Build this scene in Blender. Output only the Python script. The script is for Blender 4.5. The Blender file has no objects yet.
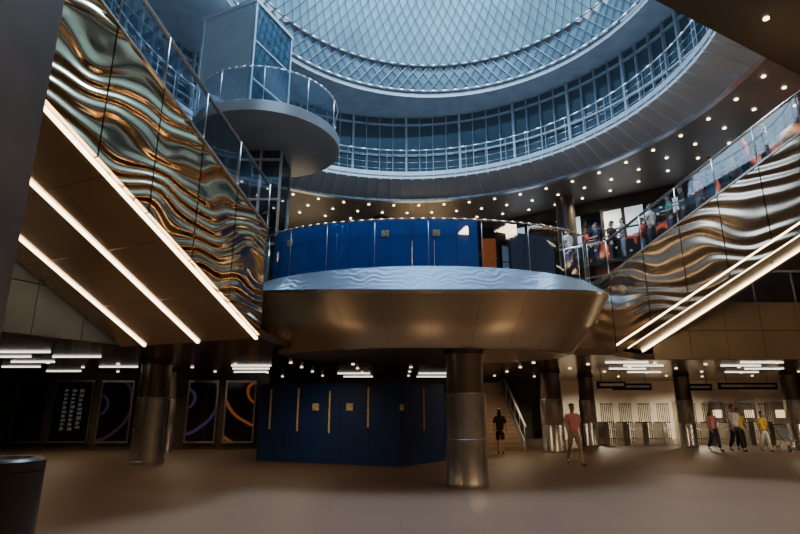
import bpy, bmesh, math, random
from mathutils import Vector, Matrix
random.seed(7)
S = bpy.context.scene
COL = S.collection
pi = math.pi
sin, cos = math.sin, math.cos

# ------------------------------------------------------------ materials
def mat(name, color, rough=.5, metal=0.0, noise=0.0, nscale=4.0, bump=0.0, bscale=8.0, emis=None, estr=0.0, spec=.5):
    m = bpy.data.materials.new(name); m.use_nodes = True
    nt = m.node_tree; b = nt.nodes['Principled BSDF']
    b.inputs['Roughness'].default_value = rough
    b.inputs['Metallic'].default_value = metal
    b.inputs['Specular IOR Level'].default_value = spec
    tc = nt.nodes.new('ShaderNodeTexCoord')
    n = nt.nodes.new('ShaderNodeTexNoise'); n.inputs['Scale'].default_value = nscale
    nt.links.new(tc.outputs['Object'], n.inputs['Vector'])
    r = nt.nodes.new('ShaderNodeValToRGB')
    c = Vector(color[:3])
    lo = [max(0, x*(1-noise)) for x in c]; hi = [min(1, x*(1+noise)) for x in c]
    r.color_ramp.elements[0].color = (*lo, 1); r.color_ramp.elements[1].color = (*hi, 1)
    r.color_ramp.elements[0].position = .35; r.color_ramp.elements[1].position = .65
    nt.links.new(n.outputs['Fac'], r.inputs['Fac']); nt.links.new(r.outputs['Color'], b.inputs['Base Color'])
    if bump > 0:
        n2 = nt.nodes.new('ShaderNodeTexNoise'); n2.inputs['Scale'].default_value = bscale
        nt.links.new(tc.outputs['Object'], n2.inputs['Vector'])
        bp = nt.nodes.new('ShaderNodeBump'); bp.inputs['Strength'].default_value = bump; bp.inputs['Distance'].default_value = .05
        nt.links.new(n2.outputs['Fac'], bp.inputs['Height']); nt.links.new(bp.outputs['Normal'], b.inputs['Normal'])
    if emis:
        b.inputs['Emission Color'].default_value = (*emis, 1); b.inputs['Emission Strength'].default_value = estr
    return m

def glassmat(name, tint=(.7, .8, .9), refl=.12, rough=.03):
    m = bpy.data.materials.new(name); m.use_nodes = True
    nt = m.node_tree; nt.nodes.clear()
    o = nt.nodes.new('ShaderNodeOutputMaterial'); mx = nt.nodes.new('ShaderNodeMixShader')
    t = nt.nodes.new('ShaderNodeBsdfTransparent'); t.inputs['Color'].default_value = (*tint, 1)
    g = nt.nodes.new('ShaderNodeBsdfGlossy'); g.inputs['Roughness'].default_value = rough
    g.inputs['Color'].default_value = (.8, .9, 1, 1)
    mx.inputs[0].default_value = refl
    nt.links.new(t.outputs[0], mx.inputs[1]); nt.links.new(g.outputs[0], mx.inputs[2]); nt.links.new(mx.outputs[0], o.inputs[0])
    return m

def ripple(name, color, rough, strength, scale=(1, 1, 1), wscale=.5, dist=4.0, metal=1.0, dscale=.45, bd=.08, nz=.10):
    m = mat(name, color, rough, metal, nz, .8)
    nt = m.node_tree; b = nt.nodes['Principled BSDF']
    tc = nt.nodes.new('ShaderNodeTexCoord'); mp = nt.nodes.new('ShaderNodeMapping'); mp.inputs['Scale'].default_value = scale
    n = nt.nodes.new('ShaderNodeTexWave'); n.bands_direction = 'Z'; n.wave_profile = 'SIN'; n.inputs['Scale'].default_value = wscale; n.inputs['Detail'].default_value = 0.3
    n.inputs['Distortion'].default_value = dist; n.inputs['Detail Scale'].default_value = dscale
    bp = nt.nodes.new('ShaderNodeBump'); bp.inputs['Strength'].default_value = strength; bp.inputs['Distance'].default_value = bd
    nt.links.new(tc.outputs['Object'], mp.inputs[0]); nt.links.new(mp.outputs[0], n.inputs['Vector'])
    nt.links.new(n.outputs['Fac'], bp.inputs['Height']); nt.links.new(bp.outputs['Normal'], b.inputs['Normal'])
    return m

def floormat():
    m = mat('terrazzo_floor', (.12, .078, .054), .5, 0, .10, 60)
    nt = m.node_tree; b = nt.nodes['Principled BSDF']
    tc = nt.nodes.new('ShaderNodeTexCoord')
    br = nt.nodes.new('ShaderNodeTexBrick'); br.offset = 0; br.inputs['Scale'].default_value = 1
    br.inputs['Brick Width'].default_value = 1.2; br.inputs['Row Height'].default_value = 1.2; br.inputs['Mortar Size'].default_value = .008
    br.inputs['Color1'].default_value = (1, 1, 1, 1); br.inputs['Color2'].default_value = (.85, .85, .85, 1); br.inputs['Mortar'].default_value = (.5, .5, .5, 1)
    nt.links.new(tc.outputs['Object'], br.inputs['Vector'])
    mx = nt.nodes.new('ShaderNodeMix'); mx.data_type = 'RGBA'; mx.blend_type = 'MULTIPLY'; mx.inputs[0].default_value = .7
    src = b.inputs['Base Color'].links[0].from_socket
    nt.links.new(src, mx.inputs[6]); nt.links.new(br.outputs['Color'], mx.inputs[7]); nt.links.new(mx.outputs[2], b.inputs['Base Color'])
    return m

def emat(name, color, s):
    return mat(name, color, .5, 0, emis=color, estr=s)

def displaymat():
    m = mat('dark_display', (.012, .012, .014), .3); nt = m.node_tree; b = nt.nodes['Principled BSDF']
    tc = nt.nodes.new('ShaderNodeTexCoord'); v = nt.nodes.new('ShaderNodeTexNoise'); v.inputs['Scale'].default_value = 1.9; v.inputs['Detail'].default_value = 1
    r = nt.nodes.new('ShaderNodeValToRGB'); e = r.color_ramp.elements
    e[0].position = .56; e[0].color = (.003, .003, .004, 1); e[1].position = .80; e[1].color = (.8, .6, .5, 1)
    x = e.new(.64); x.color = (.85, .13, .03, 1)
    nt.links.new(tc.outputs['Object'], v.inputs['Vector']); nt.links.new(v.outputs['Fac'], r.inputs['Fac'])
    nt.links.new(r.outputs['Color'], b.inputs['Emission Color']); b.inputs['Emission Strength'].default_value = .9
    return m

M = dict(
    floor=floormat(),
    ceil=mat('dark_metal_ceiling', (.24, .175, .12), .2, .8, .2, .7),
    ceilup=mat('warm_grey_ceiling', (.24, .215, .19), .45, .2, .12, .5),
    bronze=mat('bronze_cladding', (.38, .31, .24), .30, .82, .03, .6),
    seam=mat('cladding_seam', (.14, .11, .085), .5, .5),
    steel=mat('brushed_steel', (.55, .52, .49), .26, .9, .1, 3),
    rim=mat('pale_steel', (.66, .72, .80), .3, .7, .1, 3),
    rimb=ripple('bright_rim_steel', (.56, .74, .96), .2, .10, (1, 1, 1), 2.2, 8, .8, 1.4, .02, .05),
    rail=mat('slim_rail_steel', (.38, .43, .48), .35, .8, .1, 3),
    cheekL=ripple('rippled_bronze_steel', (.66, .46, .26), .12, .75, (.9, .9, 1.0), 1.0, 12, dscale=1.0, bd=.035),
    cheekR=ripple('rippled_pale_steel', (.76, .62, .47), .18, .5, (.8, .8, .9), .9, 10, dscale=.9, bd=.035),
    soffit=mat('brown_soffit', (.44, .33, .235), .2, .85, .12, .6),
    soffitR=mat('tan_soffit', (.46, .36, .26), .28, .7, .1, .6),
    greyblue=mat('blue_grey_painted_steel', (.26, .31, .37), .45, .2, .1, 2),
    paleblue=mat('ring_grey_panel', (.52, .59, .66), .45, .15, .05, 1),
    dark=mat('dark_metal', (.03, .028, .03), .35, .5, .2, 3),
    black=mat('black_gloss', (.012, .012, .014), .15, 0, .2, 3),
    display=displaymat(),
    beam=mat('dark_beam_cladding', (.035, .03, .03), .3, .5, .15, 1),
    pillar=mat('dark_stone_pillar', (.06, .05, .045), .4, .1, .2, 2),
    colup=mat('column_upper_metal', (.17, .13, .10), .3, .8),
    coldk=mat('dark_grey_column', (.09, .085, .085), .35, .6),
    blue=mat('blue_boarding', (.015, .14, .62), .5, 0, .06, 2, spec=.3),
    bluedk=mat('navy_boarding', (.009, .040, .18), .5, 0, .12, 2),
    tape=mat('yellow_timber', (.85, .68, .34), .6, 0, .1, 8),
    notice=mat('pale_orange_notice', (.85, .66, .42), .6, 0, .4, 22),
    white=mat('white_paint', (.75, .74, .7), .5, 0, .04, 3),
    lettering=mat('pale_lettering', (.3, .3, .3), .5, 0, 0, 3, emis=(1, 1, 1), estr=.03),
    wallpan=mat('grey_wall_panel', (.07, .08, .095), .5, .2, .1, 2),
    wallw=mat('pale_station_wall', (.72, .66, .56), .6, 0, .08, 2),
    wallb=mat('dark_station_wall', (.06, .05, .045), .5, 0, .2, 2),
    glass=glassmat('clear_glass', (.86, .91, .95), .06),
    glassd=glassmat('tinted_glass', (.40, .50, .60), .14),
    strip=emat('warm_light_strip', (1, .78, .48), 9),
    fluo=emat('fluorescent_tube', (1, .93, .8), 2.4),
    dl=emat('downlight_lens', (1, .78, .5), 8),
    dlc=emat('concourse_downlight_lens', (1, .75, .45), 3),
    lattice=mat('net_cable', (.12, .19, .26), .5, .3, .1, 3),
    domep=mat('daylight_glow_net_panel', (.22, .38, .48), .35, .2, .3, .4, emis=(.26, .54, .74), estr=.46),  # daylight through the net is put in as an even glow
    domep2=mat('dim_glow_net_panel', (.08, .14, .19), .35, .2, .25, .35, emis=(.14, .30, .42), estr=.22),  # lower band: same painted-in daylight glow, darker and dimmer
    daylight=emat('daylit_window_pane', (.70, .86, 1.0), .8),
    warmwin=emat('lit_shop_window', (1, .75, .45), .9),
    skin=mat('skin', (.50, .29, .20), .5, 0, .06, 10),
    skind=mat('dark_skin', (.20, .11, .075), .5, 0, .06, 10),
    hair=mat('dark_hair', (.02, .014, .01), .6, 0, .2, 30),
    eye=mat('eye_dark', (.02, .02, .02), .2),
    lip=mat('lips', (.4, .15, .13), .5),
    shoe=mat('shoe_leather', (.05, .04, .04), .5),
    rubber=mat('rubber', (.02, .02, .02), .7),
)
def cloth(n, c): return mat(n, c, .8, 0, .1, 12)
C = dict(pink=cloth('pink_cloth', (.85, .36, .38)), khaki=cloth('grey_khaki_cloth', (.42, .38, .32)), black=cloth('black_cloth', (.02, .02, .025)),
         white=cloth('white_cloth', (.75, .73, .70)), yellow=cloth('yellow_cloth', (.85, .58, .06)), navy=cloth('navy_cloth', (.03, .04, .09)),
         red=cloth('red_cloth', (.75, .05, .03)), orange=cloth('orange_cloth', (.85, .2, .04)), green=cloth('green_cloth', (.08, .38, .24)),
         grey=cloth('grey_cloth', (.2, .2, .22)), denim=cloth('denim_cloth', (.06, .1, .2)))

# ------------------------------------------------------------ helpers
def ob(name, me, mt=None, parent=None, label=None, cat=None, kind=None, group=None, loc=None, rotz=None):
    o = bpy.data.objects.new(name, me)
    COL.objects.link(o)
    if me is not None and mt is not None: me.materials.append(mt)
    if parent: o.parent = parent
    if label: o['label'] = label
    if cat: o['category'] = cat
    if kind: o['kind'] = kind
    if group: o['group'] = group
    if loc is not None: o.location = loc
    if rotz is not None: o.rotation_euler = (0, 0, rotz)
    return o
def empty(name, label, cat, loc=(0, 0, 0), group=None, rotz=0):
    o = ob(name, None, None, None, label, cat, None, group, loc, rotz); o.empty_display_size = .3
    return o
def fin(bm, name, smooth=False):
    bmesh.ops.recalc_face_normals(bm, faces=bm.faces)
    me = bpy.data.meshes.new(name); bm.to_mesh(me); bm.free()
    if smooth:
        for p in me.polygons: p.use_smooth = True
    return me
def abox(bm, x0, x1, y0, y1, z0, z1):
    v = [bm.verts.new(p) for p in ((x0,y0,z0),(x1,y0,z0),(x1,y1,z0),(x0,y1,z0),(x0,y0,z1),(x1,y0,z1),(x1,y1,z1),(x0,y1,z1))]
    for f in ((0,3,2,1),(4,5,6,7),(0,1,5,4),(1,2,6,5),(2,3,7,6),(3,0,4,7)): bm.faces.new([v[i] for i in f])
def boxm(x0, x1, y0, y1, z0, z1, bev=0):
    bm = bmesh.new(); abox(bm, x0, x1, y0, y1, z0, z1)
    if bev: bmesh.ops.bevel(bm, geom=list(bm.edges), offset=bev, segments=2, affect='EDGES')
    return fin(bm, 'box')
def aprism(bm, pts, z0, z1):
    a = [bm.verts.new((p[0], p[1], z0)) for p in pts]; b = [bm.verts.new((p[0], p[1], z1)) for p in pts]
    n = len(pts); bm.faces.new(a[::-1]); bm.faces.new(b)
    for i in range(n): bm.faces.new((a[i], a[(i+1) % n], b[(i+1) % n], b[i]))
def prismm(pts, z0, z1):
    bm = bmesh.new(); aprism(bm, pts, z0, z1); return fin(bm, 'prism')
def ahex(bm, q0, q1):
    a = [bm.verts.new(p) for p in q0]; b = [bm.verts.new(p) for p in q1]
    bm.faces.new(a[::-1]); bm.faces.new(b)
    for i in range(4): bm.faces.new((a[i], a[(i+1) % 4], b[(i+1) % 4], b[i]))
def atube(bm, p, q, r, n=8):
    p, q = Vector(p), Vector(q); d = (q-p)
    if d.length < 1e-6: return
    d.normalize(); u = d.orthogonal().normalized(); w = d.cross(u)
    A = [bm.verts.new(p+r*(cos(2*pi*i/n)*u+sin(2*pi*i/n)*w)) for i in range(n)]
    B = [bm.verts.new(q+r*(cos(2*pi*i/n)*u+sin(2*pi*i/n)*w)) for i in range(n)]
    for i in range(n): bm.faces.new((A[i], A[(i+1) % n], B[(i+1) % n], B[i]))
    bm.faces.new(A[::-1]); bm.faces.new(B)
def tubem(pts, r, n=8, closed=False):
    bm = bmesh.new(); m = len(pts)
    for i in range(m if closed else m-1): atube(bm, pts[i], pts[(i+1) % m], r, n)
    return fin(bm, 'tube', True)
def lathe(prof, c=(0, 0), a0=0, a1=2*pi, n=96, sx=1, sy=1, closed=True, smooth=True):
    bm = bmesh.new(); full = abs(a1-a0-2*pi) < 1e-6
    cnt = n if full else n+1; rows = []
    for i in range(cnt):
        a = a0+(a1-a0)*i/n
        rows.append([bm.verts.new((c[0]+sx*r*cos(a), c[1]+sy*r*sin(a), z)) for r, z in prof])
    k = len(prof)
    for i in range(n):
        A = rows[i]; B = rows[(i+1) % cnt]
        for j in range(k if closed else k-1):
            bm.faces.new((A[j], B[j], B[(j+1) % k], A[(j+1) % k]))
    if not full and closed:
        bm.faces.new(rows[0]); bm.faces.new(rows[-1][::-1])
    bmesh.ops.remove_doubles(bm, verts=bm.verts, dist=1e-5)
    me = fin(bm, 'lathe')
    if smooth:
        for p in me.polygons: p.use_smooth = True
        me.set_sharp_from_angle(angle=math.radians(35))
    return me
def cyl(r, z0, z1, n=48, c=(0, 0)): return lathe([(0.0001, z0), (r, z0), (r, z1), (.0001, z1)], c, n=n)

# ------------------------------------------------------------ setting
ob('floor', boxm(-24, 24, -6, 33, -.2, 0), M['floor'], kind='structure')
ob('wall_front', boxm(-24, 24, 32, 32.3, 0, 28), M['wallb'], kind='structure')
ob('wall_back', boxm(-24, 24, -6, -5.7, 0, 28), M['wallb'], kind='structure')
ob('wall_left', boxm(-24.3, -24, -6, 33, 0, 28), M['wallb'], kind='structure')
ob('wall_right', boxm(24, 24.3, -6, 33, 0, 28), M['wallb'], kind='structure')
LC = [(-24,-5.7),(-15.4,-5.7),(-6.75,12.85),(-2.95,11.15),(-2.9,12.6),(-2.2,15.5),(3.2,15.5),(3.4,14.9),(5.9,15.2),(7.4,16.72),(24,16.72),(24,32),(-24,32)]
ob('ceiling', prismm(LC, 3.12, 3.3), M['ceil'], kind='structure')
SL = [(-24,2),(-13.2,2),(-8.0,13.3),(-6.6,14.2),(-3.9,16.7),(5.3,16.8),(6.5,17.0),(8,18.5),(24,18.5),(24,31.9),(-24,31.9)]
ob('floor_street', prismm(SL, 4.5, 4.93), M['dark'], kind='structure')
def fascia(p, q, z0, z1, mt, name, npan, th=.12):
    p, q = Vector((*p, 0)), Vector((*q, 0)); d = (q-p)/npan; nrm = Vector((d.y, -d.x, 0)).normalized()*th
    bm = bmesh.new()
    rows = max(1, round((z1-z0)/1.0))
    for i in range(npan):
        for j in range(rows):
            a = p+d*(i+.006); b = p+d*(i+.994); za = z0+(z1-z0)*(j+.01)/rows; zb = z0+(z1-z0)*(j+.99)/rows
            q0 = [Vector((v.x, v.y, z)) for v, z in ((a, za), (b, za), (b, zb), (a, zb))]
            ahex(bm, q0, [v+nrm for v in q0])
    return ob(name, fin(bm, name), mt, kind='structure')
fascia((7.9, 16.78), (24, 16.78), 3.12, 4.93, M['soffitR'], 'wall_fascia', 14)
ob('floor_landing', boxm(8.3, 24, 16.8, 18.5, 4.6, 4.93), M['dark'], kind='structure')
fascia((-6.72, 12.85), (-14.0, -2.7), 3.12, 9.5, M['wallpan'], 'wall_stairwell', 16, -.12)
gr = empty('glass_railing', 'clear glass railing with steel handrail along the landing edge', 'railing', (0, 0, 0))
bm = bmesh.new()
for i in range(8): abox(bm, 10.2+i*1.3, 11.44+i*1.3, 16.9, 16.92, 4.98, 5.95)
ob('glass_panel', fin(bm, 'gp'), M['glass'], gr)
ob('handrail', tubem([(10.1, 16.91, 6.0), (20.6, 16.91, 6.0)], .045), M['rim'], gr)
for i in range(9): ob('post', tubem([(10.16+i*1.3, 16.91, 4.93), (10.16+i*1.3, 16.91, 6.0)], .025), M['rim'], gr)
# ------------------------------------------------------------ galleries / rotunda
GC = (.3, 13.5)
ob('ceiling_upper', lathe([(9.6, 10.95), (27, 10.95), (27, 11.1), (9.6, 11.1)], GC, n=128), M['ceilup'], kind='structure')
ring = empty('ring_gallery', 'pale blue-grey ribbed ring gallery with slim railing around the rotunda', 'balcony')
ob('deck', lathe([(8.3, 11.45), (8.3, 11.75), (8.38, 11.8), (9.75, 11.8), (9.75, 10.96), (9.5, 10.93)], GC, n=128), M['paleblue'], ring)
ob('edge_band', lathe([(8.27, 11.6), (8.27, 11.78), (8.31, 11.78), (8.31, 11.6)], GC, n=128), M['rim'], ring)
ob('lower_band', lathe([(9.45, 10.86), (9.45, 10.97), (9.68, 10.97), (9.68, 10.86)], GC, n=128), M['rim'], ring)
bm = bmesh.new()
for i in range(110):
    a = 2*pi*i/110; t = Vector((-sin(a), cos(a), 0))*.018; e = Vector((cos(a), sin(a), 0)); c0 = Vector((*GC, 0))
    q = [c0+e*8.27+Vector((0, 0, 11.7)), c0+e*8.27+Vector((0, 0, 11.38)), c0+e*9.45+Vector((0, 0, 10.87)), c0+e*9.45+Vector((0, 0, 11.1))]
    ahex(bm, [p-t for p in q], [p+t for p in q])
ob('rib', fin(bm, 'ribs'), M['paleblue'], ring, kind='stuff')
def ringpts(r, z, n=96, c=GC): return [(c[0]+r*cos(2*pi*i/n), c[1]+r*sin(2*pi*i/n), z) for i in range(n)]
for zz, rr in ((12.9, .025), (12.6, .008), (12.3, .008), (12.0, .008)):
    ob('rail', tubem(ringpts(8.45, zz), rr, 6, True), M['rail'] if zz < 12.9 else M['rim'], ring)
bm = bmesh.new()
for p in ringpts(8.45, 11.8, 60): atube(bm, p, (p[0], p[1], 12.9), .012, 6)
ob('baluster', fin(bm, 'posts'), M['rail'], ring, kind='stuff')
ob('window_1', lathe([(9.9, 11.8), (9.94, 11.8), (9.94, 15.4), (9.9, 15.4)], GC, n=96), mat('drum_glass', (.03, .05, .07), .08, .3, emis=(.2, .35, .5), estr=.025), kind='structure')
bm = bmesh.new()
for i in range(96):
    a = 2*pi*i/96; e = Vector((cos(a), sin(a), 0)); t = Vector((-sin(a), cos(a), 0))*(.05 if i % 4 == 0 else .015); c0 = Vector((*GC, 0))
    q = [c0+e*9.72+Vector((0, 0, 11.8)), c0+e*9.88+Vector((0, 0, 11.8)), c0+e*9.88+Vector((0, 0, 15.35)), c0+e*9.72+Vector((0, 0, 15.35))]
    ahex(bm, [p-t for p in q], [p+t for p in q])
ob('trim_1', fin(bm, 'mullions'), M['greyblue'], kind='structure')
for k, zz in enumerate((13.3, 14.9)):
    ob('trim_%d' % (k+2), lathe([(9.76, zz), (9.88, zz), (9.88, zz+.07), (9.76, zz+.07)], GC, n=96), M['greyblue'], kind='structure')
DC = (1.3, 14.1); DR = 7.45
bm = bmesh.new(); n = 96; A = []; B = []; A2 = []; B2 = []
for i in range(n):
    a = 2*pi*i/n
    A.append(bm.verts.new((DC[0]+DR*cos(a), DC[1]+DR*sin(a), 15.35))); B.append(bm.verts.new((GC[0]+11*cos(a), GC[1]+11*sin(a), 15.35)))
    A2.append(bm.verts.new((DC[0]+DR*cos(a), DC[1]+DR*sin(a), 15.55))); B2.append(bm.verts.new((GC[0]+11*cos(a), GC[1]+11*sin(a), 15.55)))
for i in range(n):
    j = (i+1) % n
    bm.faces.new((A[i], A[j], B[j], B[i])); bm.faces.new((A2[i], B2[i], B2[j], A2[j])); bm.faces.new((A[i], A2[i], A2[j], A[j])); bm.faces.new((B[i], B[j], B2[j], B2[i]))
ob('ceiling_roof', fin(bm, 'roof'), M['greyblue'], kind='structure')
net = empty('oculus_net', 'conical skylight net of fine diamond panels on crossing cables', 'skylight')
def netgrid(n, rows, z0, z1, r0, r1):
    P = []
    for i in range(rows+1):
        f = i/rows; z = z0+(z1-z0)*f; r = r0+(r1-r0)*(1-(1-f)**1.5)
        P.append([Vector((DC[0]+r*cos(2*pi*(j+.5*(i % 2))/n), DC[1]+r*sin(2*pi*(j+.5*(i % 2))/n), z)) for j in range(n)])
    return P
def netparts(n, rows, z0, z1, r0, r1, pm):
    P = netgrid(n, rows, z0, z1, r0, r1)
    bm = bmesh.new(); V = [[bm.verts.new(p) for p in row] for row in P]
    for i in range(rows-1):
        for j in range(n):
            l = j if i % 2 == 1 else (j-1) % n; r = (j+1) % n if i % 2 == 1 else j
            try: bm.faces.new((V[i][j], V[i+1][r], V[i+2][j], V[i+1][l]))
            except Exception: pass
    for j in range(n):
        bm.faces.new((V[0][j], V[0][(j+1) % n], V[1][j]))
    bm.normal_update()
    ob('net_panel', fin(bm, 'netpan'), pm, net, kind='stuff')
    bm = bmesh.new()
    for i in range(rows):
        for j in range(n):
            for k in ((0, -1) if i % 2 == 0 else (0, 1)):
                p = P[i][j]; q = P[i+1][(j+k) % n]
                sh = lambda v: v+(Vector((DC[0], DC[1], v.z))-v).normalized()*.04
                atube(bm, sh(p), sh(q), .02, 4)
    ob('net_cable', fin(bm, 'netcab'), M['lattice'], net, kind='stuff')
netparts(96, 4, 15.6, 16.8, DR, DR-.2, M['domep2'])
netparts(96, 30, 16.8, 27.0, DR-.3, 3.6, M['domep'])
for zz, rr, th in ((15.64, DR-.05, .05), (16.8, DR-.3, .04), (27.0, 3.55, .1)):
    ob('net_ring', tubem(ringpts(rr, zz, 96, DC), th, 8, True), M['rim'], net)

bmo = empty('roof_beam', 'heavy dark metal-clad beam beneath the upper ceiling', 'beam')
bp0, bp1 = Vector((3.2, 7.5, 0)), Vector((9.7, 10.95, 0)); bn = Vector((.465, -.885, 0))
bm = bmesh.new(); q0 = [bp0+Vector((0, 0, 9.0)), bp1+Vector((0, 0, 9.0)), bp1+bn*3+Vector((0, 0, 9.0)), bp0+bn*3+Vector((0, 0, 9.0))]
ahex(bm, q0, [v+Vector((0, 0, .55)) for v in q0]); ob('casing', fin(bm, 'beam'), M['beam'], bmo)
for f in (.15, .85):
    for g in (.6, 2.4):
        p = bp0.lerp(bp1, f)+bn*g; ob('hanger', tubem([(p.x, p.y, 9.5), (p.x, p.y, 10.98)], .06), M['dark'], bmo)

# street level hall beyond the rotunda
ob('wall_street', boxm(-24, 6, 27.0, 27.3, 4.93, 10.95), M['wallb'], kind='structure')
k = 2
for i in range(8):
    x = -20+i*3.3
    ob('window_%d' % k, boxm(x, x+2.9, 26.9, 26.97, 6.4, 10.2), M['warmwin'] if i in (4, 6) else M['glassd'], kind='structure'); k += 1
pw = [(5.5, 25.6), (11.5, 21.5), (16.0, 17.2), (19.5, 12.5), (21, 7)]
for i in range(4):
    p, q = Vector((*pw[i], 0)), Vector((*pw[i+1], 0)); d = (q-p).normalized(); nn = Vector((d.y, -d.x, 0))
    bm = bmesh.new()
    for z0, z1 in ((4.93, 8.2), (10.4, 10.95)):
        q0 = [p+Vector((0, 0, z0)), q+Vector((0, 0, z0)), q+Vector((0, 0, z1)), p+Vector((0, 0, z1))]
        ahex(bm, q0, [v-nn*.2 for v in q0])
    ob('wall_glazed_%s' % 'abcd'[i], fin(bm, 'wg'), M['wallb'], kind='structure')
    m_ = 8; L_ = (q-p).length
    for j in range(m_):
        a = p+d*L_*(j+.08)/m_; b = p+d*L_*(j+.92)/m_
        bm = bmesh.new()
        for za, zb in ((8.25, 9.4), (9.5, 10.35)):
            q0 = [a+Vector((0, 0, za)), b+Vector((0, 0, za)), b+Vector((0, 0, zb)), a+Vector((0, 0, zb))]
            ahex(bm, q0, [v-nn*.05 for v in q0])
        ob('window_%d' % k, fin(bm, 'w'), M['daylight'] if (j*2+i) % 5 < 3 else M['glassd'], kind='structure'); k += 1
        bm = bmesh.new(); a = p+d*L_*(j-.08)/m_; b = p+d*L_*(j+.08)/m_
        q0 = [a+Vector((0, 0, 8.2)), b+Vector((0, 0, 8.2)), b+Vector((0, 0, 10.4)), a+Vector((0, 0, 10.4))]
        ahex(bm, [v+nn*.02 for v in q0], [v-nn*.1 for v in q0])
        ob('trim_%d' % (k+10), fin(bm, 't'), M['dark'], kind='structure')
def column(x, y, r, z0, z1, mt, lab, nm='round_column', grp=None):
    e = empty(nm, lab, 'column', (x, y, 0), grp)
    ob('shaft', lathe([(.001, z0), (r, z0), (r, z1), (.001, z1)], n=48), mt, e)
    ob('base_ring', lathe([(r, z0), (r*1.08, z0), (r*1.08, z0+.15), (r, z0+.17)], n=48), M['dark'], e)
    return e
for x, y in ((7.55, 22.9), (13.5, 15.8), (-6.5, 25), (-1, 25.5)):
    column(x, y, .42, 4.93, 10.95, M['coldk'], 'dark grey metal-clad round column on the street level', grp='street level columns')

# ------------------------------------------------------------ lower level columns
def fcolumn(x, y, r, lab, grp='concourse columns'):
    e = empty('round_column', lab, 'column', (x, y, 0), grp)
    s = 1.95
    top = 3.0 if y < 13 else 3.115
    ob('shaft', lathe([(.001, s), (r*.92, s), (r*.92, top), (.001, top)], n=48), M['colup'], e)
    ob('steel_sleeve', lathe([(.001, 0.005), (r*1.03, .005), (r*1.03, .1), (r, .12), (r, s*.52), (r*.985, s*.525), (r*.985, s*.53), (r, s*.535), (r, s), (r*1.04, s+.01), (r*1.04, s+.05), (r*.9, s+.07), (.001, s+.07)], n=48), M['steel'], e)
    ob('collar', lathe([(r*.92, top-.1), (r*1.0, top-.09), (r*1.0, top), (r*.92, top)], n=48), M['dark'], e)
    return e
fcolumn(1.5, 12.62, .46, 'round column with brushed steel sleeve under the balcony')
fcolumn(-7.85, 17.5, .50, 'dark round column with steel sleeve near the advertising screens')
fcolumn(-9.2, 21.5, .42, 'dark round column with steel sleeve beside another column')
fcolumn(6.05, 22.0, .44, 'dark round column with steel sleeve by the stair')
fcolumn(8.5, 25.0, .36, 'dark round column with steel sleeve by the fare gates')
fcolumn(12.7, 24.6, .36, 'dark round column with steel sleeve by the fare gates')
fcolumn(16.65, 23.2, .42, 'dark round column with steel sleeve near walking visitors')

ob('square_pillar', boxm(-3.6, -2.53, 2.6, 3.4, 0, 10.95, .02), M['pillar'], label='tall dark square stone-clad pillar', cat='pillar')
b = empty('litter_bin', 'dark brown metal cylindrical litter bin', 'bin', (-3.22, 4.6, 0))
ob('body', lathe([(.001, 0.003), (.29, .003), (.29, 1.2), (.001, 1.2)], n=40), M['dark'], b)
ob('lid', lathe([(.001, 1.205), (.29, 1.205), (.29, 1.28), (.27, 1.30), (.2, 1.30), (.17, 1.24), (.001, 1.24)], n=40), M['dark'], b)

# ------------------------------------------------------------ escalators
class Esc:
    def __init__(s, B, H, W): s.B = Vector(B); s.H = Vector((*H, 0)).normalized(); s.W = Vector((*W, 0)).normalized()
    def __call__(s, t, w, h):
        return s.B+s.H*t+s.W*w+Vector((0, 0, h+(t*.56 if t > 0 else 0)))
def slab(E, ts, w0, w1, h0, h1, gap=0.0, rows=1):
    bm = bmesh.new()
    for a, b in zip(ts[:-1], ts[1:]):
        for r in range(rows):
            if gap: aa, bb = a+gap, b-gap
            else: aa, bb = a, b
            hh0 = h0+(h1-h0)*r/rows+(gap if rows > 1 else 0); hh1 = h0+(h1-h0)*(r+1)/rows-(gap if rows > 1 else 0)
            ahex(bm, [E(aa, w0, hh0), E(bb, w0, hh0), E(bb, w0, hh1), E(aa, w0, hh1)], [E(aa, w1, hh0), E(bb, w1, hh0), E(bb, w1, hh1), E(aa, w1, hh1)])
    return fin(bm, 'slab')
def frange(a, b, st):
    o = []; x = a
    while x < b-1e-6: o.append(x); x += st
    o.append(b); return o
def treads(E, tmax, w0, w1, h):
    bm = bmesh.new()
    for i in range(int(tmax/.3)):
        o = E(0, w0, h)+E.H*(i*.3)+Vector((0, 0, i*.168)); a = [o, o+E.H*.3, o+E.H*.3+E.W*(w1-w0), o+E.W*(w1-w0)]
        ahex(bm, a, [p+Vector((0, 0, .168)) for p in a])
    return fin(bm, 'treads')
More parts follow.
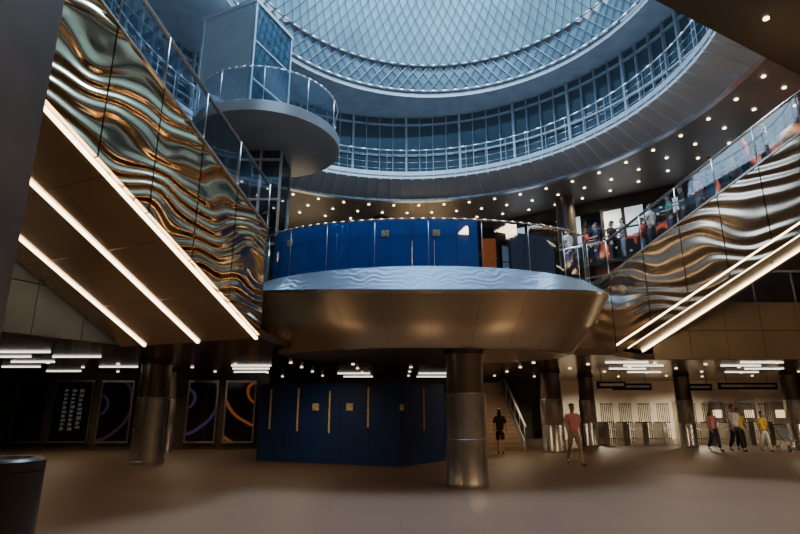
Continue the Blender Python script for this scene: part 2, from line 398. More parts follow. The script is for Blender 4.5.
def build_esc(E, tmax, t0, swidth, tw0, width, strips, cm, sm, top, th, lab, low=0.02):
    e = empty('escalator', lab, 'escalator', (0, 0, 0))
    ts = (frange(t0, 0, abs(t0)/2)[:-1] if t0 < 0 else [])+frange(0, tmax, 1.0)
    ob('side_cladding', slab(E, ts, -.03, .05, low, top, .012), cm, e)
    ob('truss', slab(E, ([t0] if t0 < 0 else [])+[0, tmax], .06, .14, low+.03, top-.02), M['dark'], e)
    ob('soffit', slab(E, frange(0, tmax, 1.25), .14, swidth, -.02, .1, .006), sm, e)
    ob('tread', treads(E, tmax, tw0, width, th), M['dark'], e)
    for w, hw, zd in strips:
        ob('light_strip', slab(E, [0.02, tmax], w-hw, w+hw, -.02-zd, -.02), M['strip'], e)
    ob('glass_balustrade', slab(E, ts, 0.0, .02, top+.02, top+1.0, .02), M['glass'], e)
    ob('handrail', tubem([E(t, .01, top+1.03) for t in ([t0] if t0 < 0 else [])+[0, tmax]], .04), M['steel'], e)
    ob('edge_trim', slab(E, ([t0] if t0 < 0 else [])+[0, tmax], -.06, .16, top-.02, top+.03), M['steel'], e)
    for t in ts:
        ob('post', tubem([E(t, -.02, top), E(t, -.02, top+1.03)], .016), M['rail'], e)
    return e
EL = Esc((-2.9, 11.0, 3.1), (-.4226, -.9063), (-.9063, .4226))
ER = Esc((6.1, 15.1, 3.42), (.753, -.658), (.658, .753))
TH = 3.1
build_esc(EL, 9.0, 0, 4.1, .2, 4.1, ((.06, .035, .04), (1.66, .035, .04), (3.3, .03, .04)), M['cheekL'], M['soffit'], 2.35, 1.85, 'escalator clad in rippled bronze steel with three light strips beneath')
er = build_esc(ER, 10.5, -2.6, 2.7, 2.8, 4.5, ((-.02, .025, .04), (.9, .022, .04), (2.2, .034, .05)), M['cheekR'], M['soffitR'], 2.0, TH, 'escalator clad in pale rippled steel with light strips beneath', -.28)
ob('display_balustrade', slab(ER, frange(-3, 10.5, 1.5), 4.6, 4.7, TH-.3, TH+1.4), M['display'], er)
ob('outer_cladding', slab(ER, frange(0, 10.5, 1.25), 2.7, 2.78, 0.02, TH, .008), M['soffitR'], er)
ob('upper_landing', slab(ER, [-3.4, 0], 2.8, 4.5, TH, TH+.15), M['dark'], er)

# ------------------------------------------------------------ balcony dish
CX, CY = .69, 14.5
dish = empty('balcony', 'oval bronze-clad balcony with bright steel rim and glass balustrade', 'balcony')
def ell(a, b, z, ph): return Vector((CX+a*sin(ph), CY-b*cos(ph), z))
def strip_of(fs, n, nm='band'):
    bm = bmesh.new(); R = [[bm.verts.new(f(2*pi*i/n)) for i in range(n)] for f in fs]
    for r in range(len(fs)-1):
        for i in range(n): bm.faces.new((R[r][i], R[r][(i+1) % n], R[r+1][(i+1) % n], R[r+1][i]))
    return fin(bm, nm, True)
c2 = lambda ph: cos(ph)**2
fB = lambda ph: ell(3.75, 2.33, 3.02, ph)
fB1 = lambda ph: ell(3.92, 2.36, 3.07, ph)
fL = lambda ph: ell(5.0, 2.55, 4.54-.33*c2(ph), ph)
fMid = lambda ph: fB1(ph).lerp(fL(ph), .5)
fL2 = lambda ph: ell(5.03, 2.57, 4.62-.31*c2(ph), ph)
fU = lambda ph: ell(4.62, 2.27, 4.84+.10*c2(ph), ph)
ob('bronze_cladding', strip_of([fB, fB1, fMid, fL], 96), M['bronze'], dish)
for i in range(26):
    ph = 2*pi*i/26
    ob('seam', tubem([fB1(ph), fMid(ph), fL(ph)], .004, 4), M['seam'], dish)
ob('rim', strip_of([fL, fL2], 96), M['steel'], dish)
ob('rim_band', strip_of([fL2, fU], 96), M['rimb'], dish)
ob('soffit', cyl(1, 3.0, 3.03, 64), M['bronze'], dish).matrix_local = Matrix.Translation((CX, CY, 0)) @ Matrix.Diagonal((3.75, 2.33, 1, 1))
ob('deck', cyl(1, 4.7, 4.84, 64), M['dark'], dish).matrix_local = Matrix.Translation((CX, CY, 0)) @ Matrix.Diagonal((4.5, 2.2, 1, 1))
hr = [ell(4.55, 2.2, 6.15, -1.75+3.5*i/60) for i in range(61)]
ob('handrail', tubem(hr, .026), M['steel'], dish)
bm = bmesh.new()
for i in range(12):
    p0 = -1.75+3.5*(i+.02)/12; p1 = -1.75+3.5*(i+.98)/12
    for s_ in range(4):
        a_ = p0+(p1-p0)*s_/4; b_ = p0+(p1-p0)*(s_+1)/4
        q = [ell(4.55, 2.2, 5.0, a_), ell(4.55, 2.2, 5.0, b_), ell(4.55, 2.2, 6.1, b_), ell(4.55, 2.2, 6.1, a_)]
        q2 = [ell(4.53, 2.18, v.z, p) for v, p in zip(q, (a_, b_, b_, a_))]
        ahex(bm, q, q2)
ob('glass_balustrade', fin(bm, 'gb'), M['glass'], dish)
for i in range(13):
    ph = -1.75+3.5*i/12; p = ell(4.55, 2.2, 4.9, ph)
    ob('post', tubem([p, p+Vector((0, 0, 1.22))], .010), M['rail'], dish)
hb = empty('hoarding', 'tall bright blue plywood hoarding with paper notices on the balcony', 'hoarding')
def curvedboards(N, PH0, PH1, z1):
    bm = bmesh.new()
    for i in range(N):
        p0 = PH0+(PH1-PH0)*(i+.01)/N; p1 = PH0+(PH1-PH0)*(i+.99)/N
        q = [ell(4.25, 1.85, 4.86, p0), ell(4.25, 1.85, 4.86, p1), ell(4.25, 1.85, z1, p1), ell(4.25, 1.85, z1, p0)]
        q2 = [ell(4.18, 1.78, v.z, p) for v, p in zip(q, (p0, p1, p1, p0))]
        ahex(bm, q, q2)
    return fin(bm, 'boards')
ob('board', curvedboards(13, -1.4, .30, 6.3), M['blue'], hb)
gs = empty('glass_screen', 'dark tinted blue glass screen beside the hoarding', 'screen')
ob('pane', curvedboards(4, .52, .9, 6.0), mat('blue_tinted_pane', (.02, .06, .16), .5, .2), gs)
for ph in (-1.0, -.25, .05):
    p = ell(4.27, 1.87, 5.9, ph); t = (ell(4.27, 1.87, 6.1, ph+.02)-ell(4.27, 1.87, 6.1, ph-.02)).normalized()*.09; nn = Vector((t.y, -t.x, 0)).normalized()*.02
    bm = bmesh.new(); u = Vector((0, 0, .08))
    ahex(bm, [p-t-u, p+t-u, p+t+u, p-t+u], [v+nn for v in (p-t-u, p+t-u, p+t+u, p-t+u)])
    ob('notice', fin(bm, 'n'), M['notice'], hb)
bs = empty('banner', 'orange-red upright banner on a stand beside the hoarding', 'banner', (2.2, 12.80, 4.845))
ob('panel', boxm(-.15, .2, -.03, .03, .08, .95, .01), C['orange'], bs)
ob('foot', boxm(-.17, .22, -.1, .1, 0, .06, .01), M['dark'], bs)
ki = empty('kiosk', 'dark kiosk cabinet on the balcony', 'kiosk', (4.0, 14.3, 4.845))
ob('cabinet', boxm(-.36, .36, -.3, .3, 0, 1.6, .03), M['black'], ki)
ob('top', boxm(-.40, .40, -.34, .34, 1.6, 1.66, .01), M['steel'], ki)

# ------------------------------------------------------------ lower boarding box
lb = empty('hoarding', 'navy blue plywood enclosure with timber battens on the concourse floor', 'hoarding')
P0, P1, P2, P3 = Vector((-4.77, 18.7, 0)), Vector((0, 16.65, 0)), Vector((1.5, 18.5, 0)), Vector((-3.2, 20.6, 0))
def boards(bm, p, q, n, th, z0, z1):
    d = (q-p)/n; nn = Vector((d.y, -d.x, 0)).normalized()*th
    for i in range(n):
        a, b = p+d*(i+.004), p+d*(i+.996)
        q0 = [Vector((v.x, v.y, z)) for v, z in ((a, z0), (b, z0), (b, z1), (a, z1))]
        ahex(bm, q0, [v-nn for v in q0])
bm = bmesh.new(); boards(bm, P0, P1, 5, .06, .005, 2.45); boards(bm, P1, P2, 3, .06, .005, 2.45); boards(bm, P2, P3, 5, .06, .005, 2.45); boards(bm, P3, P0, 3, .06, .005, 2.45)
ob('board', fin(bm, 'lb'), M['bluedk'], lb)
def patch(par, name, p, q, f, w, z0, z1, mt, off=.02):
    d = (q-p).normalized(); c = p.lerp(q, f); nn = Vector((d.y, -d.x, 0)).normalized()
    bm = bmesh.new(); a = c-d*w/2+nn*off; b = c+d*w/2+nn*off
    q0 = [Vector((v.x, v.y, z)) for v, z in ((a, z0), (b, z0), (b, z1), (a, z1))]
    ahex(bm, q0, [v-nn*off for v in q0]); return ob(name, fin(bm, name), mt, par)
for f, z0, z1 in ((.09, 1.0, 2.3), (.30, .95, 2.3), (.53, .9, 2.2), (.795, 1.1, 2.3)):
    patch(lb, 'batten', P0, P1, f, .06, z0, z1, M['tape'])
for f in (.43, .67):
    patch(lb, 'notice', P0, P1, f, .24, 1.6, 1.82, M['notice'])
patch(lb, 'notice', P1, P2, .03, .16, 1.6, 1.78, M['notice']); patch(lb, 'batten', P1, P2, .5, .05, 1.0, 2.3, M['tape'])

# ------------------------------------------------------------ glass lift tower
tw = empty('lift_tower', 'pale blue-grey steel and glass lift tower on a round landing', 'lift tower')
c0 = Vector((-4.4, 13.8, 0)); dl = Vector((-1.95, .83, 0)).normalized(); dr = Vector((.83, 1.95, 0)).normalized()
def tq(a, b): return c0+dl*a+dr*b
def tprism(u0, u1, v0, v1, z0, z1):
    return prismm([tq(u0, v0), tq(u1, v0), tq(u1, v1), tq(u0, v1)], z0, z1)
TP = mat('blue_grey_tower_panel', (.46, .54, .60), .35, .3, .06, 1)
TL = mat('landing_grey_panel', (.36, .42, .48), .35, .3, .06, 1)
TZ = 13.75
ob('panel', tprism(.1, 2.1, 0.0, .06, 9.78, TZ), TP, tw)
ob('panel', tprism(2.04, 2.1, 0.07, 1.8, 9.78, TZ), TP, tw)
ob('cap', tprism(-.04, 2.14, -.04, 1.92, TZ, TZ+.12), TP, tw)
ob('glass_wall', tprism(0, .04, .06, 1.85, 9.78, TZ), M['glassd'], tw)
ob('glass_wall', tprism(.1, 2.0, 1.82, 1.86, 9.78, TZ), M['glassd'], tw)
for a, b_ in ((0, 0), (0, 1.85), (2.05, 1.85), (2.05, -.01)):
    ob('mullion', tprism(a-.02, a+.05, b_-.02, b_+.05, 9.76, TZ), M['rim'], tw)
for zz in (11.1, 12.4):
    ob('transom', tprism(-.03, .05, .06, 1.86, zz, zz+.05), M['rim'], tw)
lp = (-4.1, 15.0)
ob('round_landing', lathe([(.001, 9.36), (1.95, 9.36), (2.2, 9.45), (2.22, 9.75), (2.18, 9.78), (.001, 9.78)], lp, n=72), TL, tw)
ob('glass_guard', lathe([(2.1, 9.8), (2.12, 9.8), (2.12, 10.8), (2.1, 10.8)], lp, a0=-2.6, a1=1.6, n=48), M['glass'], tw)
ob('rail', tubem([(lp[0]+2.12*cos(a), lp[1]+2.12*sin(a), 10.85) for a in [-2.6+4.2*i/40 for i in range(41)]], .022, 6), M['rim'], tw)
for i in range(8):
    a = -2.6+4.2*i/7; ob('post', tubem([(lp[0]+2.12*cos(a), lp[1]+2.12*sin(a), 9.75), (lp[0]+2.12*cos(a), lp[1]+2.12*sin(a), 10.87)], .012, 6), M['rim'], tw)
ob('lower_glass', boxm(-4.95, -3.65, 15.0, 16.3, 4.93, 9.35), M['glassd'], tw)
for x in (-4.98, -4.3, -3.68):
    for y in (14.96, 16.26):
        ob('mullion', boxm(x, x+.07, y, y+.07, 4.93, 9.35), M['rim'], tw)
for zz in (6.3, 7.7, 9.0):
    ob('transom', boxm(-4.98, -3.6, 14.95, 15.02, zz, zz+.07), M['rim'], tw)

# ------------------------------------------------------------ lamps
def many(name, me, locs, label, cat, group, rotz=0):
    for l in locs:
        ob(name, me, None, None, label, cat, None, group, l, rotz)
def dlmesh(mt):
    bm = bmesh.new(); bmesh.ops.create_cone(bm, segments=16, radius1=.055, radius2=.05, depth=.03, cap_ends=True); me = fin(bm, 'downlight'); me.materials.append(mt); return me
dlm = dlmesh(M['dl']); dlm2 = dlmesh(M['dlc'])
locs = []
for R, n, ph in ((10.2, 54, 0), (11.2, 58, .05), (12.3, 60, .02)):
    for i in range(n):
        a = 2*pi*i/n+ph
        if -.75*pi < ((a+pi) % (2*pi)-pi) < -.35*pi: continue
        locs.append((GC[0]+R*cos(a), GC[1]+R*sin(a), 10.935))
many('downlight', dlm, locs, 'small warm round recessed downlight in the ring ceiling', 'ceiling light', 'ring ceiling downlights')
locs = []
for i, x in enumerate(range(-12, 18, 2)):
    for y in (17.5, 19.5, 22, 25):
        locs.append((x+.4, y+.3+(.6 if i % 2 else 0), 3.105))
many('downlight', dlm2, locs, 'small warm round recessed downlight in the concourse ceiling', 'ceiling light', 'concourse ceiling downlights')
locs = [bp0.lerp(bp1, f)+bn*g+Vector((0, 0, 8.99)) for f, g in ((.55, .7), (.8, .7), (.97, .6), (.9, 1.6), (.65, 1.7))]
many('downlight', dlm, locs, 'small warm round recessed downlight in the dark beam', 'ceiling light', 'beam downlights')
fl = boxm(-.7, .7, -.025, .025, -.018, .018, .008); fl.materials.append(M['fluo'])
locs = []
for y, ks in ((14.2, (-.70,)), (15.6, (-.73, -.60)), (17.4, (-.68,)), (19.6, (-.70, -.52)), (22, (-.62,))):
    for k_ in ks: locs.append((k_*y, y, 3.105))
for y in (19.0, 20.5, 22.5): locs.append((-.275*y, y, 3.105))
for i, y in enumerate((17.6, 19.0, 20.6, 22.6)): locs.append(((.42+.03*(i % 2))*y, y, 3.105)); locs.append(((.67-.04*(i % 2))*y, y, 3.105))
for y in (23.5, 26): locs += [(x, y, 3.105) for x in (-2, 1.5)]
many('fluorescent_lamp', fl, locs, 'linear white fluorescent lamp on the concourse ceiling', 'ceiling light', 'concourse fluorescent lamps')

# ------------------------------------------------------------ concourse far side
ob('wall_ads', boxm(-24, -5.6, 23.4, 23.7, 0, 3.12), M['wallb'], kind='structure')
ob('wall_centre', boxm(-5.6, 2.6, 28.2, 28.5, 0, 3.12), M['wallb'], kind='structure')
ob('wall_bright', boxm(8.5, 23.9, 30.5, 30.8, 0, 3.12), M['wallw'], kind='structure')
def admat(i, c1, s):
    m = mat('screen_%d' % i, (.01, .01, .012), .12); nt = m.node_tree; b = nt.nodes['Principled BSDF']
    tc = nt.nodes.new('ShaderNodeTexCoord'); w = nt.nodes.new('ShaderNodeTexWave'); w.wave_type = 'RINGS'; w.rings_direction = 'Y'; w.inputs['Scale'].default_value = .32; w.inputs['Distortion'].default_value = 5.0; w.inputs['Detail Scale'].default_value = .8
    mp = nt.nodes.new('ShaderNodeMapping'); mp.inputs['Location'].default_value = (.9 if i != 4 else -.8, 0, -1.2-i*.25)
    r = nt.nodes.new('ShaderNodeValToRGB'); e = r.color_ramp.elements
    e[0].position = .94; e[0].color = (0.001, .001, .002, 1); e[1].position = 1.0; e[1].color = (*c1, 1)
    nt.links.new(tc.outputs['Object'], mp.inputs[0]); nt.links.new(mp.outputs[0], w.inputs['Vector']); nt.links.new(w.outputs['Fac'], r.inputs['Fac'])
    nt.links.new(r.outputs['Color'], b.inputs['Emission Color']); b.inputs['Emission Strength'].default_value = s
    return m
cols = [((.3, .3, .3), 0.0), ((.3, .3, .3), .0), ((.35, .25, .4), .04), ((.45, .2, .6), .07), ((1, .25, .06), .16)]
for i, (xa, xb) in enumerate(((-16.3, -14.9), (-14.7, -13.0), (-12.7, -11.3), (-9.0, -7.7), (-7.4, -6.1))):
    e = empty('advertising_screen', 'tall black glossy framed advertising screen on the dark wall', 'screen', ((xa+xb)/2, 23.3, 0), 'concourse advertising screens')
    w = (xb-xa)/2
    bm = bmesh.new()
    for bx in ((-w, w, .25, .33), (-w, w, 2.72, 2.8)): abox(bm, bx[0], bx[1], -.06, .08, bx[2], bx[3])
    for bx in ((-w, -w+.07), (w-.07, w)): abox(bm, bx[0], bx[1], -.06, .08, .33, 2.72)
    ob('frame', fin(bm, 'fr'), M['steel'], e)
    ob('display', boxm(-w+.07, w-.07, -.02, .05, .33, 2.72), admat(i, *cols[i]), e)
    if i == 1:
        bm = bmesh.new()
        for c_ in range(3):
            z = 2.45
            while z > .8:
                h = random.uniform(.10, .17); x = -.38+c_*.32
                for s_ in range(random.choice((2, 3))): abox(bm, x+s_*.07, x+s_*.07+.03, -.03, -.021, z-h, z)
                abox(bm, x, x+.17, -.03, -.021, z-h/2-.012, z-h/2+.012); z -= h+.05
        ob('lettering', fin(bm, 'let'), M['lettering'], e)
st = empty('staircase', 'steel staircase with bright handrails rising behind the column', 'stairs', (4.15, 22.6, 0))
bm = bmesh.new()
for i in range(17): abox(bm, -.85, .85, i*.3, i*.3+.3, max(0.0, i*.17-.2), i*.17+.17)
ob('step', fin(bm, 'steps'), M['soffitR'], st, kind='stuff')
for x in (-.9, .9):
    bm = bmesh.new(); q = [(x-.03, 0, 0), (x-.03, 5.1, 2.7), (x-.03, 5.1, 3.0), (x-.03, 0, .35)]
    ahex(bm, q, [(p[0]+.06, p[1], p[2]) for p in q]); ob('stringer', fin(bm, 's'), M['rim'], st)
    ob('handrail', tubem([(x, -.2, .95), (x, 3.6, 2.95)], .05), M['white'], st)
    for k_ in range(5):
        ob('baluster', tubem([(x, k_*.85, k_*.48+.2), (x, k_*.85, k_*.45+1.05)], .018, 6), M['rim'], st)
def turnstile():
    bm = bmesh.new(); abox(bm, -.13, .13, -.7, .7, 0.0, .98); bmesh.ops.bevel(bm, geom=list(bm.edges), offset=.04, segments=2, affect='EDGES'); body = fin(bm, 'ts')
    bm = bmesh.new(); abox(bm, -.10, .10, -.62, .2, .985, 1.03); top = fin(bm, 'tt')
    bm = bmesh.new()
    for k_ in range(3):
        a = pi/2+k_*2*pi/3; atube(bm, (.13, -.1, .82), (.25+.45*abs(cos(a)), -.1+.1*sin(a), .82+.3*sin(a)), .02, 6)
    arm = fin(bm, 'ta')
    bm = bmesh.new()
    for k_ in range(7): atube(bm, (.18+k_*.09, .3, 0.0), (.18+k_*.09, .3, 1.85), .018, 6)
    for z in (.25, 1.0, 1.85): atube(bm, (.15, .3, z), (.75, .3, z), .022, 6)
    bars = fin(bm, 'tb')
    body.materials.append(M['steel']); top.materials.append(M['black']); arm.materials.append(M['rim']); bars.materials.append(M['black'])
    return [('cabinet', body), ('reader', top), ('tripod_arm', arm), ('bar_gate', bars)]
TS = turnstile()
for i in range(9):
    e = empty('turnstile', 'stainless steel subway turnstile with tripod arm and barred gate', 'turnstile', (9.5+i*.9 if i < 4 else 9.9+i*.9, 26.3, 0), 'fare gates')
    for n_, me in TS: ob(n_, me, None, e)
for x, y, w in ((10.6, 25.0, .9), (13.9, 25.6, .7), (15.4, 24.2, 1.3), (8.9, 23.0, .6)):
    e = empty('hanging_sign', 'black hanging direction sign with pale stripe below the ceiling', 'sign', (x, y, 0), 'hanging direction signs')
    ob('board', boxm(-w, w, -.05, .05, 2.45, 2.75, .01), M['black'], e)
    ob('pale_stripe', boxm(-w+.1, w-.1, -.06, -.05, 2.56, 2.66), M['white'], e)
    for xx in (-w*.7, w*.7): ob('hanger', tubem([(xx, 0, 2.75), (xx, 0, 3.11)], .015, 6), M['steel'], e)
for i in range(4):
    e = empty('ticket_machine', 'pale metal ticket machine with lit screen against the wall', 'ticket machine', (15.5+i*1.7, 30.2, 0), 'ticket machines')
    ob('cabinet', boxm(-.45, .45, -.25, .28, 0, 2.0, .03), M['steel'], e)
    ob('screen', boxm(-.25, .25, -.27, -.25, 1.15, 1.55), M['warmwin'], e)

# ------------------------------------------------------------ people
def skinobj(name, V, E_, mt, parent=None, sub=1, root=0, **kw):
    me = bpy.data.meshes.new(name); me.from_pydata([v[0] for v in V], E_, [])
    o = ob(name, me, mt, parent, **kw)
    md = o.modifiers.new('Skin', 'SKIN'); md.use_smooth_shade = True
    sv = me.skin_vertices[0].data
    for i, v in enumerate(V):
        sv[i].radius = v[1] if isinstance(v[1], tuple) else (v[1], v[1]); sv[i].use_root = (i == root)
    s = o.modifiers.new('Sub', 'SUBSURF'); s.levels = sub; s.render_levels = sub
    return o
def ellipsoid(c, r, cut=None, u=12, v=8):
    bm = bmesh.new(); bmesh.ops.create_uvsphere(bm, u_segments=u, v_segments=v, radius=1)
    if cut is not None:
        bmesh.ops.delete(bm, geom=[x for x in bm.verts if cut(x.co)], context='VERTS')
    for x in bm.verts: x.co = Vector((x.co.x*r[0]+c[0], x.co.y*r[1]+c[1], x.co.z*r[2]+c[2]))
    return fin(bm, 'ell', True)
def person(loc, head, label, shirt, legs, hgt=1.72, stride=.0, shorts=False, dress=False, longhair=False, skin='skin', armbend=0.0, reach=False, grp=None):
    k = hgt/1.75
    def L(sd):
        st_ = stride*sd
        hip = (sd*.09, 0, .93); knee = (sd*.10, -.22*st_-.03, .50+.01*abs(st_)); ank = (sd*.10, -.42*st_+(.10 if st_ < 0 else 0), .09+(.05 if st_ < 0 else 0)); toe = (sd*.12, ank[1]-.15, .035)
        sh = (sd*.18, 0, 1.42); el = (sd*.235, .10*st_+.02, 1.15)
        if reach: el = (sd*.25, -.08, 1.17); wr = (sd*.20, -.32, 1.12)
        elif armbend: wr = (sd*.20, -.2, 1.12)
        else: wr = (sd*.25, .22*st_-.06, .92)
        return hip, knee, ank, toe, sh, el, wr
    V = [((0, 0, .98), (.13, .10)), ((0, 0, 1.15), (.12, .09)), ((0, 0, 1.33), (.15, .10)), ((0, 0, 1.46), (.07, .06)), ((0, -.005, 1.53), .055), ((0, -.02, 1.60), (.068, .08)), ((0, -.012, 1.67), (.082, .098)), ((0, -.005, 1.735), (.065, .08))]
    Ed = [(i, i+1) for i in range(7)]
    J = {}
    for sd in (-1, 1):
        hip, knee, ank, toe, sh, el, wr = J[sd] = L(sd); b0 = len(V)
        V += [(hip, .09), (knee, .06), (tuple((Vector(knee)*.65+Vector(ank)*.35)+Vector((0, .02, 0))), .058), (ank, .038), (toe, (.035, .03))]
        Ed += [(0, b0), (b0, b0+1), (b0+1, b0+2), (b0+2, b0+3), (b0+3, b0+4)]
        b1 = len(V); d = (Vector(wr)-Vector(el)).normalized(); palm = Vector(wr)+d*.07
        V += [(sh, .058), (el, .044), (wr, .028), (tuple(palm), (.036, .018))]
        Ed += [(2, b1), (b1, b1+1), (b1+1, b1+2), (b1+2, b1+3)]
        side = Vector((0, 1, 0)) if abs(d.z) > .5 else Vector((1, 0, 0))
        for q, ln in enumerate((.065, .075, .07, .055)):
            f0 = palm+side*((q-1.5)*.02)+d*.03; f1 = f0+d*ln*.6; f2 = f1+d*ln*.4+Vector((-sd*.015, 0, 0))
            b2 = len(V); V += [(tuple(f0), .009), (tuple(f1), .0085), (tuple(f2), .007)]; Ed += [(b1+3, b2), (b2, b2+1), (b2+1, b2+2)]
        t0 = palm-side*.045-d*.02; t1 = t0-side*.012+d*.035
        b2 = len(V); V += [(tuple(t0), .01), (tuple(t1), .0085)]; Ed += [(b1+3, b2), (b2, b2+1)]
    sc = lambda VV: [(tuple(c*k for c in v[0]), tuple(r*k for r in v[1]) if isinstance(v[1], tuple) else v[1]*k) for v in VV]
    o = skinobj('person', sc(V), Ed, M[skin], label=label, cat='person', group=grp)
    o.location = loc; o.rotation_euler = (0, 0, head)
    V = [((0, 0, .90), (.175, .15)), ((0, 0, 1.03), (.17, .14)), ((0, 0, 1.18), (.165, .135)), ((0, 0, 1.34), (.195, .145)), ((0, 0, 1.47), (.12, .095))]; Ed = [(0, 1), (1, 2), (2, 3), (3, 4)]
    for sd in (-1, 1):
        sh, el = Vector(J[sd][4]), Vector(J[sd][5]); b = len(V); V += [(tuple(sh), .085), (tuple(sh.lerp(el, .85)), .072)]; Ed += [(3, b), (b, b+1)]
    skinobj('shirt', sc(V), Ed, shirt, o, root=2)
    V = [((0, 0, 1.02), (.15, .125)), ((0, 0, .93), (.155, .13))]; Ed = [(0, 1)]
    for sd in (-1, 1):
        hip, knee, ank = (Vector(x) for x in J[sd][:3]); b = len(V)
        V += [(tuple(hip-Vector((0, 0, .06))), .118), (tuple(knee if not shorts else hip.lerp(knee, .95)), .088)]; Ed += [(1, b), (b, b+1)]
        if not shorts: V.append((tuple(ank+Vector((0, 0, .02))), .068)); Ed.append((b+1, b+2))
    skinobj('trousers', sc(V), Ed, legs, o, root=1)
    for sd in (-1, 1):
        ank, toe = Vector(J[sd][2]), Vector(J[sd][3])
        skinobj('shoe', sc([(tuple(ank+Vector((0, .03, -.035))), (.046, .042)), (tuple(ank.lerp(toe, .5)+Vector((0, 0, -.012))), (.046, .042)), (tuple(toe+Vector((0, -.02, .005))), (.044, .034))]), [(0, 1), (1, 2)], M['shoe'], o)
        ob('eye', ellipsoid((sd*.03*k, -.098*k, 1.655*k), (.012*k, .008*k, .008*k)), M['eye'], o)
        ob('ear', ellipsoid((sd*.082*k, 0, 1.64*k), (.012*k, .02*k, .032*k)), M[skin], o)
    ob('nose', ellipsoid((0, -.112*k, 1.63*k), (.013*k, .02*k, .024*k)), M[skin], o)
    ob('mouth', ellipsoid((0, -.098*k, 1.59*k), (.025*k, .008*k, .007*k)), M['lip'], o)
    ob('hair', ellipsoid((0, .015*k, 1.695*k), (.096*k, .112*k, .095*k), cut=lambda c: c.z < -.35 or (c.y < -.35 and c.z < .35)), M['hair'], o)
    if longhair:
        skinobj('long_hair', sc([((0, .06, 1.72), (.08, .06)), ((0, .09, 1.58), (.10, .055)), ((0, .12, 1.40), (.08, .04))]), [(0, 1), (1, 2)], M['hair'], o)
    return o
person((5.35, 17.2, 0), 0.1, 'walking man in pink t-shirt and light khaki shorts', C['pink'], C['khaki'], 1.78, .6, shorts=True)
person((3.75, 20.9, 0), 2.9, 'woman with long dark hair in black top and shorts', C['black'], C['black'], 1.62, .5, shorts=True, longhair=True)
person((12.7, 22.6, 0), .3, 'person in pink top and dark trousers walking', C['pink'], C['navy'], 1.6, .4, longhair=True, grp='walking visitors')
person((13.35, 22.2, 0), .2, 'person in white top and black trousers walking', C['white'], C['black'], 1.76, .4, grp='walking visitors')
person((13.95, 22.9, 0), -.3, 'person in yellow shirt and dark trousers walking', C['yellow'], C['black'], 1.62, .3, longhair=True, grp='walking visitors')
person((14.6, 22.4, 0), .1, 'person in yellow top and white trousers walking', C['yellow'], C['white'], 1.5, .3, grp='walking visitors')
cs = ['white', 'red', 'navy', 'black', 'grey', 'red', 'white', 'green', 'black', 'pink', 'navy', 'white', 'red', 'grey']; lg_ = ['denim', 'black', 'navy', 'black', 'grey']
for i in range(14):
    t = -2.6+i*.5; w = 3.45+.45*(i % 2)+.1*(i % 3)
    p = ER(t, w, 0); z = 3.42+TH+.155 if t < 0 else 3.42+TH+.168*(int(t/.3)+1)
    person((p.x, p.y, z), math.atan2(ER.H.x, -ER.H.y)+pi+(.4 if i % 3 else -.3), 'person in %s top and %s trousers standing on the escalator' % (cs[i], lg_[i % 5]), C[cs[i]], C[lg_[i % 5]], 1.60+.03*(i % 4), 0, armbend=1, skin='skind' if i % 4 == 1 else 'skin', longhair=(i % 3 == 1), grp='escalator riders')

sr = empty('stroller', 'folding baby stroller with thin frame and small wheels', 'stroller', (15.45, 22.3, 0))
for x in (-.22, .22):
    for y in (-.35, .3):
        pts = [(x, y+.09*cos(2*pi*i/16), .11+.09*sin(2*pi*i/16)) for i in range(16)]
        ob('wheel', tubem(pts, .018, 6, True), M['rubber'], sr)
    ob('frame', tubem([(x, -.35, .11), (x, .1, .6), (x, .42, 1.02)], .014, 6), M['steel'], sr)
    ob('frame', tubem([(x, .3, .11), (x, .0, .5)], .014, 6), M['steel'], sr)
ob('handle', tubem([(-.22, .42, 1.02), (.22, .42, 1.02)], .02, 6), M['rubber'], sr)
bm = bmesh.new(); ahex(bm, [(-.2, -.2, .38), (.2, -.2, .38), (.2, .12, .42), (-.2, .12, .42)], [(-.2, -.2, .42), (.2, -.2, .42), (.2, .12, .46), (-.2, .12, .46)])
ahex(bm, [(-.2, .12, .42), (.2, .12, .42), (.2, .3, .88), (-.2, .3, .88)], [(-.2, .15, .42), (.2, .15, .42), (.2, .33, .88), (-.2, .33, .88)])
ob('seat', fin(bm, 'seat'), C['grey'], sr)

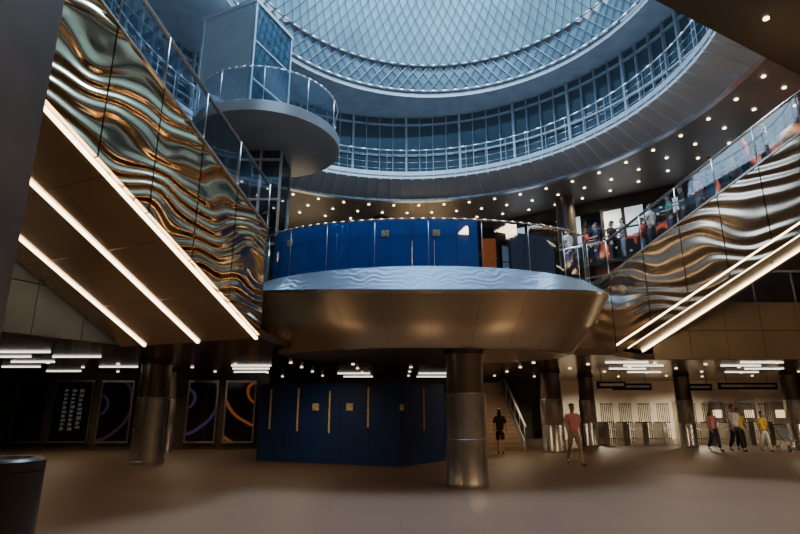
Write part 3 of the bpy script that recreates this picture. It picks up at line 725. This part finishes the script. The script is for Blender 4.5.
# ------------------------------------------------------------ lights
def light(kind, loc, energy, color, rot=(0, 0, 0), **kw):
    l = bpy.data.lights.new('lamp_and_fill_light', kind); l.energy = energy; l.color = color
    for a, v in kw.items(): setattr(l, a, v)
    o = bpy.data.objects.new('lamp_and_fill_light', l); COL.objects.link(o); o.location = loc; o.rotation_euler = rot; return o
light('AREA', (1.5, 14, 26.5), 8000, (.72, .86, 1.0), shape='DISK', size=7)
light('AREA', (0, 4.4, 13.7), 380, (.62, .80, 1.0), rot=(pi/2+.1, 0, 0), shape='RECTANGLE', size=9, size_y=2.4)  # added cool fill out of view, brightens the lift tower
for x, y, e in ((-13, 16, 130), (-10, 15, 110), (-12.5, 20.5, 170), (-8, 20.8, 150), (-5.5, 14.8, 70), (-3, 15.7, 130), (-2, 24, 110), (3.2, 18.5, 100), (4.4, 22.0, 260), (10, 20, 180)):
    light('SPOT', (x, y, 3.0), e, (1, .74, .45), spot_size=2.9, spot_blend=.9, shadow_soft_size=.25)
for x, y, e in ((15, 20, 220), (10, 28, 700), (15, 28, 1000), (20, 27, 750)):
    light('SPOT', (x, y, 3.0), e, (1, .82, .56), spot_size=2.8, spot_blend=.8, shadow_soft_size=.2)
for a in (0.15, .8, 1.5, 2.2, 2.9):
    light('SPOT', (GC[0]+12*cos(a), GC[1]+12*sin(a), 10.8), 450, (1, .70, .42), spot_size=2.5, spot_blend=.7, shadow_soft_size=.2)
for x, y, sx, e in ((-11, 1, 3, 500), (12, 1, 2.4, 750), (14.5, 7, 1.8, 550), (6.5, -2, 1.2, 300)):  # added unseen warm panels for the metal sides to reflect
    light('AREA', (x, y, 10.9), e, (1, .64, .34), shape='SQUARE', size=sx)
light('SPOT', (0, -3, 10.8), 380, (1, .68, .38), spot_size=2.5, spot_blend=.7, shadow_soft_size=.3)  # added unseen warm fill spot behind the camera
for x, y, e in ((1.0, 4, 170), (7.0, 6.5, 420), (-6.0, 6, 320)):  # added fill uplights with no fixture, brightening soffits and cladding from below
    light('SPOT', (x, y, .35), e, (1, .68, .38), rot=(pi-.5, 0, 0), spot_size=2.0, spot_blend=.8, shadow_soft_size=.9)
light('SPOT', (8.0, 13.2, 10.8), 350, (1, .9, .8), rot=(.5, 0, 0), spot_size=1.6, spot_blend=.8, shadow_soft_size=.2)  # added fill spot with no fixture, brightens the escalator riders

w = bpy.data.worlds.new('sky'); S.world = w; w.use_nodes = True
bg = w.node_tree.nodes['Background']; bg.inputs[0].default_value = (.55, .75, 1.0, 1); bg.inputs[1].default_value = 1.0

# ------------------------------------------------------------ camera
cd = bpy.data.cameras.new('camera'); cam = bpy.data.objects.new('camera', cd); COL.objects.link(cam)
cd.sensor_width = 36; cd.lens = 24; cam.location = (0, 0, 1.7); cam.rotation_euler = (math.radians(90+14.72), 0, 0); cd.clip_end = 200
S.camera = cam
